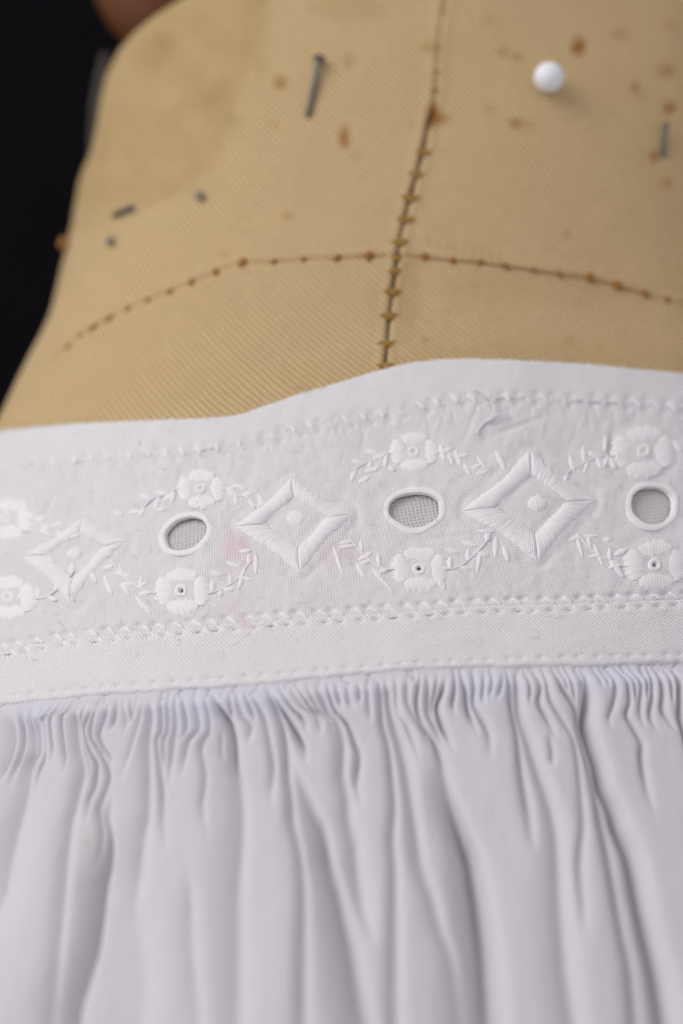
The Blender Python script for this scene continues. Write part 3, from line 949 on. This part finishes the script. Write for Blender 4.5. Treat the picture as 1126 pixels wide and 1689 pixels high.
CREASES = [
    (Lz((10, 250), (40, 290), (55, 380), (40, 460), (0, 560), (-40, 680)), .13, .16, .07),
    (Lz((150, 240), (150, 290), (155, 420), (110, 520), (90, 650), (50, 800), (20, 950), (0, 1150), (-30, 1400)), .20, .25, .22),
    (Lz((265, 215), (245, 265), (190, 300), (195, 400), (200, 470), (165, 560), (150, 650), (140, 720)), .10, .08, .08),
    (Lz((350, 240), (340, 310), (345, 420), (365, 520), (345, 620), (310, 800), (300, 950), (290, 1150), (270, 1400), (230, 1650), (215, 1800)), .15, .14, .16),
    (Lz((430, 250), (400, 300), (380, 350), (400, 430), (440, 510), (430, 600), (400, 680), (400, 760), (390, 840)), .15, .10, .06),
    (Lz((450, 240), (430, 290), (415, 370), (470, 470), (500, 560), (470, 660), (450, 720), (455, 800), (440, 900), (400, 1000), (350, 1150)), .11, .07, .06),
    (Lz((500, 240), (480, 300), (455, 370), (475, 430), (510, 480), (525, 540)), .11, .10, .05),
    (Lz((525, 640), (515, 690), (490, 760), (500, 860), (495, 950), (470, 1080), (455, 1200), (435, 1350), (400, 1480), (355, 1650), (340, 1800)), .75, .34, .08),
    (Lz((660, 220), (640, 300), (610, 400), (580, 500), (560, 600)), .05, .12, .08),
    (Lz((690, 200), (680, 300), (665, 420), (670, 560), (670, 700), (650, 850), (640, 1000), (640, 1130), (640, 1300)), .15, .16, .12),
    (Lz((740, 200), (740, 340), (715, 400), (730, 520), (745, 620), (750, 740), (770, 850), (775, 950)), .12, .12, .05),
    (Lz((800, 180), (805, 320), (790, 430), (785, 560), (790, 640)), .08, .08, .06),
    (Lz((890, 190), (910, 330), (860, 400), (845, 500), (840, 600)), .08, .08, .06),
    (Lz((940, 190), (960, 330), (920, 430), (940, 560), (930, 680), (950, 800), (960, 900)), .09, .10, .07),
    (Lz((970, 170), (985, 210), (1040, 300), (1060, 380), (1065, 480), (1085, 580), (1095, 650)), .19, .10, .05),
    (Lz((1010, 330), (1010, 440), (1040, 520)), .07, .08, .06),
    (Lz((560, 200), (585, 300), (570, 380)), .05, .08, .06),
    (Lz((640, 1100), (635, 1200), (660, 1320), (690, 1500)), .08, .45, .3),
    (Lz((860, 900), (885, 1100), (890, 1300), (920, 1600), (930, 1800)), .10, .22, .2),
    (Mz((-20, 190), (10, 250), (55, 320), (70, 420), (75, 520), (95, 620), (103, 750), (100, 900), (90, 1100), (95, 1300), (100, 1800)), .20, .30, .08),
    (Mz((85, 170), (110, 280), (150, 340), (140, 430)), .08, .08, .06),
    (Mz((155, 180), (215, 310), (235, 420), (250, 520), (245, 640), (260, 740)), .09, .09, .07),
    (Mz((215, 140), (255, 230), (290, 330), (305, 450), (310, 560), (325, 650), (330, 750), (360, 870), (380, 1000), (390, 1200), (390, 1600), (395, 1800)), .15, .12, .16),
    (Mz((230, 150), (265, 210), (330, 310), (380, 400), (402, 470), (410, 520)), .22, .12, .04),
    (Mz((330, 440), (370, 560), (400, 640), (440, 740), (470, 800), (500, 960), (540, 1100), (570, 1240), (600, 1370), (630, 1550), (665, 1720), (690, 1850)), .45, .3, .07),
    (Mz((320, 130), (350, 180), (400, 250), (450, 280), (470, 350), (460, 400)), .08, .08, .06),
    (Mz((450, 130), (460, 160), (500, 260), (545, 320), (565, 420), (560, 540), (580, 640), (590, 760), (620, 880), (630, 1000), (660, 1150), (700, 1290), (720, 1400)), .15, .13, .09),
    (Mz((500, 130), (505, 170), (530, 250), (590, 320), (620, 400), (640, 470), (630, 580), (650, 680), (660, 760)), .13, .09, .06),
    (Mz((590, 130), (600, 220), (630, 270)), .06, .06, .05),
    (Mz((680, 130), (690, 260), (700, 330)), .06, .06, .06),
    (Mz((735, 110), (745, 300), (775, 420), (790, 560), (800, 700), (790, 850), (800, 1000), (800, 1250), (800, 1500), (805, 1750)), .13, .12, .14),
    (Mz((765, 100), (780, 240), (800, 320), (830, 420), (860, 550), (880, 680), (900, 820), (920, 960), (970, 1100), (1010, 1250), (1060, 1380), (1100, 1600)), .17, .14, .12),
    (Mz((810, 100), (815, 250), (860, 330), (900, 430), (930, 540)), .07, .07, .06),
    (Mz((865, 100), (860, 200), (905, 300), (950, 380), (980, 480)), .07, .07, .06),
    (Mz((925, 90), (905, 220), (930, 320), (985, 400), (1010, 470), (1030, 560), (1060, 660)), .13, .08, .06),
    (Mz((960, 90), (955, 250), (985, 330), (1020, 400), (1050, 480)), .09, .07, .06),
    (Mz((1040, 110), (1020, 180), (1000, 240), (1020, 320), (1065, 420), (1080, 460)), .15, .08, .05),
    (Rz((-10, 420), (10, 520), (30, 640), (70, 760), (110, 860), (145, 960), (165, 1080), (190, 1250), (205, 1400), (215, 1550), (225, 1700), (235, 1850)), .58, .36, .06),
    (Rz((95, 100), (100, 160), (115, 230), (120, 290), (150, 370), (175, 430)), .13, .08, .05),
    (Rz((150, 100), (150, 200), (145, 260), (180, 340), (215, 420), (225, 540)), .10, .08, .06),
    (Rz((200, 110), (185, 250), (190, 300)), .07, .06, .05),
    (Rz((285, 120), (270, 190), (245, 270)), .07, .06, .05),
    (Rz((300, 110), (310, 280), (335, 400), (350, 560), (365, 660), (380, 760), (400, 900), (415, 1020)), .13, .10, .14),
    (Rz((340, 110), (350, 300), (390, 430), (430, 560), (470, 680), (495, 780), (510, 900), (515, 1020), (520, 1150), (530, 1300), (540, 1450)), .16, .18, .08),
    (Rz((415, 95), (445, 200), (435, 260), (480, 360), (520, 460)), .10, .08, .05),
    (Rz((460, 95), (480, 240), (540, 350), (590, 440), (610, 600), (620, 800), (600, 1000), (610, 1200), (610, 1400)), .09, .10, .10),
    (Rz((480, 420), (490, 500), (490, 570)), .07, .08, .06),
    (Rz((500, 90), (540, 200), (600, 300), (620, 400), (650, 520), (680, 640), (700, 780), (730, 950), (750, 1100), (780, 1300), (810, 1450), (830, 1650), (850, 1850)), .17, .12, .14),
    (Rz((560, 90), (600, 260), (605, 310)), .08, .07, .05),
    (Rz((630, 90), (640, 120), (650, 170), (660, 260), (655, 350), (680, 450), (710, 540), (730, 640), (770, 730), (800, 830), (850, 960), (870, 1080), (890, 1200), (920, 1350), (950, 1480), (985, 1689), (1010, 1850)), .38, .2, .07),
    (Rz((680, 90), (710, 170), (715, 210)), .08, .06, .05),
    (Rz((745, 90), (775, 200), (760, 280), (740, 340), (755, 410)), .08, .07, .05),
    (Rz((780, 90), (830, 190), (835, 260), (820, 320), (850, 380), (890, 460), (885, 500), (900, 620), (920, 720), (935, 810)), .11, .08, .06),
    (Rz((845, 85), (890, 200), (880, 300), (900, 400)), .08, .07, .05),
    (Rz((930, 85), (940, 220), (925, 320), (970, 430)), .09, .07, .05),
    (Rz((960, 85), (985, 220), (980, 290), (1020, 370), (1070, 430)), .11, .08, .06),
    (Rz((1030, 85), (1060, 200), (1060, 320), (1078, 390), (1110, 500), (1150, 700)), .17, .10, .06),
]
OSK = .22
cre = []                                        # rows: z array descending, theta array, depth, wl, wr
for pts, D, wl, wr in CREASES:
    a = np.array(pts, float)
    n = max(8, int(np.hypot(*np.diff(a, axis=0).T).sum() / 8))
    u_ = np.linspace(0, len(a) - 1, n)
    ix = np.arange(len(a))
    t_, z_ = hit(pchip(ix, a[:, 0])(u_), pchip(ix, a[:, 1])(u_), OSK)
    cre.append((z_, t_, D, wl, wr))
zb0 = ZC['bottom']
tops = [c for c in cre if c[0][0] > zb0(c[1][0]) - .8]      # creases that start at the waistband
tops.sort(key=lambda c: c[1][0])
for A_, B_ in zip(tops[:-1], tops[1:]):         # finer pleats laid between neighbouring creases, following both
    gap = (B_[1][0] - A_[1][0]) * 8.8
    m_ = int(min(4, round(gap / .13) - 1))
    for q in range(m_):
        f = (q + 1) / (m_ + 1) + rng.uniform(-.08, .08)
        zlo = max(A_[0][-1], B_[0][-1]); zt = max(A_[0][0], B_[0][0])
        ln = min(zt - zlo, 5.0) * rng.uniform(.55, 1.0)
        z_ = np.linspace(zt, zt - max(ln, .4), 40)
        ta = np.interp(z_, A_[0][::-1], A_[1][::-1]); tb = np.interp(z_, B_[0][::-1], B_[1][::-1])
        cre.append((z_, ta + (tb - ta) * f + .0012 * np.sin(z_ * rng.uniform(3, 6) + q), rng.uniform(.06, .105), .055, .04))
for k in range(60):                             # tiny gathers right under the tape, and long folds out of view
    t0 = rng.uniform(-.95, .85); z0 = float(zb0(t0)) + .03
    l = rng.uniform(.15, .38); z_ = np.linspace(z0, z0 - l, 10)
    t_ = t0 + rng.uniform(-.006, .006) * np.linspace(0, 1, 10) + rng.uniform(.002, .009) * np.sin(np.linspace(0, 1, 10) * rng.uniform(2, 5) + rng.uniform(0, 6))
    cre.append((z_, t_, rng.uniform(.04, .085), rng.uniform(.035, .06), rng.uniform(.03, .05)))
for k in range(110):
    t0 = rng.uniform(.95, 2 * math.pi - 1.05); t0 = t0 if t0 < math.pi else t0 - 2 * math.pi
    z0 = float(zb0(t0)); l = rng.choice([1.5, 3, 8, 16]) * rng.uniform(.6, 1.2); z_ = np.linspace(z0, z0 - l, 30)
    t_ = t0 + rng.uniform(-.03, .03) * np.linspace(0, 1, 30) + .01 * np.sin(np.linspace(0, 1, 30) * 9)
    cre.append((z_, t_, .06 + .018 * l, .1 + .02 * l, .08 + .015 * l))
for k in range(34):
    t0 = rng.uniform(-math.pi, math.pi); z0 = rng.uniform(-16, -13.6); z_ = np.linspace(z0, -27, 30)
    cre.append((z_, t0 + .05 * np.sin(z_ * .3 + k), .4, .45, .3))

ths = theta_grid(-1.0, .9, .00175, .009)
n1, n2 = 250, 40
TT = np.concatenate([np.linspace(0, 1, n1) ** 1.25, 1 + np.linspace(0, 1, n2 + 1)[1:]])
TH, TG = np.meshgrid(ths, TT)
ztop = zb0(TH) + .16
Z = np.where(TG <= 1, ztop + (-14.3 - ztop) * TG, -14.3 - (TG - 1) * 12)
v = ztop - Z                                    # distance below the hidden top edge
H = np.zeros(TH.shape)
PN = 2.2
for z_, t_, D, wl, wr in cre:
    o_ = np.argsort(z_); zs, tsr = z_[o_], t_[o_]
    lo, hi = zs[0], zs[-1]
    if -14 < lo < -12.0: lo = -21.0             # runs on below the picture
    L = max(hi - max(lo, zs[0]), .1)
    rows = np.where((Z.max(1) > lo) & (Z.min(1) < hi + .2))[0]
    if not len(rows): continue
    sl = slice(rows[0], rows[-1] + 1)
    reach = (6 * max(wl, wr)) / 8.0 + .06
    cm = np.where((ths > tsr.min() - reach) & (ths < tsr.max() + reach))[0]
    if not len(cm): continue
    cs = slice(cm[0], cm[-1] + 1)
    zz_ = Z[sl, cs]; tc = np.interp(zz_, zs, tsr)
    ramp = min(.2 + 3.0 * max(D - .12, 0), L * .45) if hi > float(zb0(tsr[-1])) - .8 else .4 * L
    fin = smooth(hi + .12, hi - ramp, zz_); fout = smooth(lo, lo + (4.0 if lo == -21.0 else min(1.2, L * .4)), zz_)
    if lo < -24: fout = 1.0
    prog = np.clip((hi - zz_) / L, 0, 1)
    grow = .55 + .75 * prog if L > 2 else 1.0 + 0 * prog
    d = (TH[sl, cs] - tc) * (fa(zz_) * .93)
    kw = .52 if wl < .13 else .8
    wl_, wr_ = wl * grow * kw, wr * grow * kw
    prof = np.where(d < 0, np.exp(-(np.sqrt(d * d + (.18 * wl_) ** 2) - .18 * wl_) / wl_), np.exp(-(np.sqrt(d * d + (.18 * wr_) ** 2) - .18 * wr_) / wr_))
    H[sl, cs] += (D * (1.6 if D < .21 else 1.4) * prof * fin * fout * (.5 + .5 * np.minimum(1, grow))) ** PN
H = -H ** (1 / PN)
H += .05 * N1.fbm(TH * 9, Z * .35, 2) * smooth(.2, 2, v) + .014 * N2.fbm(TH * 26, Z * 1.1, 3) + .004 * N3.fbm(TH * 90, Z * 5, 2)
base = .115 + (OSK - .045) * smooth(.12, .5, v) + wave(TH, Z) * smooth(1.6, .1, v) + .25 * smooth(1, 6, v)
O = base + H * (.3 + .7 * smooth(.1, .7, v))
PX, PY = proj(surf(TH, Z, OSK)); PX = np.where(np.cos(TH) > .2, PX, 9000)
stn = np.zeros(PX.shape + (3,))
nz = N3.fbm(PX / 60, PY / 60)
stn[..., 2] = .15 * smooth(1.9, .1, v) * smooth(-.25, .5, nz + .25 * N1(PX / 90, PY / 400))  # bluish tint in noisy patches, fading down from the waistband
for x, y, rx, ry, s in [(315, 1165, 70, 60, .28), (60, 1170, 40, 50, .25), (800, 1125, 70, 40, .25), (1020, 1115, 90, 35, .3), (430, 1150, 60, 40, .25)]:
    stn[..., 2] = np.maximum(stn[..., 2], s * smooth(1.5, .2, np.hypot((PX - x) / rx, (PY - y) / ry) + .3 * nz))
stn[..., 1] = .35 * gauss(((PX - 144) / 5) ** 2 + ((PY - 1391) / 9) ** 2)
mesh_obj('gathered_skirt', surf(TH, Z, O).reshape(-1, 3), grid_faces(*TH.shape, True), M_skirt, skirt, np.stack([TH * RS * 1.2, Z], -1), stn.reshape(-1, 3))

# ---- lint and stray cotton fibres on the waistband
fib_v, fib_f, nv = [], [], 0
for k in range(420):
    if k < 190:
        x = rng.uniform(-20, 1150); y = float(np.interp(x, [p[0] for p in LINES['top']], [p[1] for p in LINES['top']])) + rng.uniform(1, 6); a = rng.uniform(.3, 2.84); l = rng.uniform(2, 5)
        y0_, hh = y, .03
    else:
        x = rng.uniform(0, 1126); y0_ = rng.uniform(690, 1090); a = rng.uniform(0, 6.28); l = rng.uniform(6, 18); hh = .015
    q = np.linspace(0, 1, 5); cv = rng.uniform(-1, 1)
    xs_ = x + np.cos(a + cv * q) * l * q; ys_ = y0_ - np.sin(a + cv * q) * l * q
    V, Fc = tube(lay(xs_, ys_, hh + .03 * np.sin(q * 3)), .0035, 3)
    fib_v.append(V); fib_f.append(Fc + nv); nv += len(V)
fo = mesh_obj('lint_fibres', np.vstack(fib_v), np.vstack(fib_f), M_thread, skirt)
fo['kind'] = 'stuff'
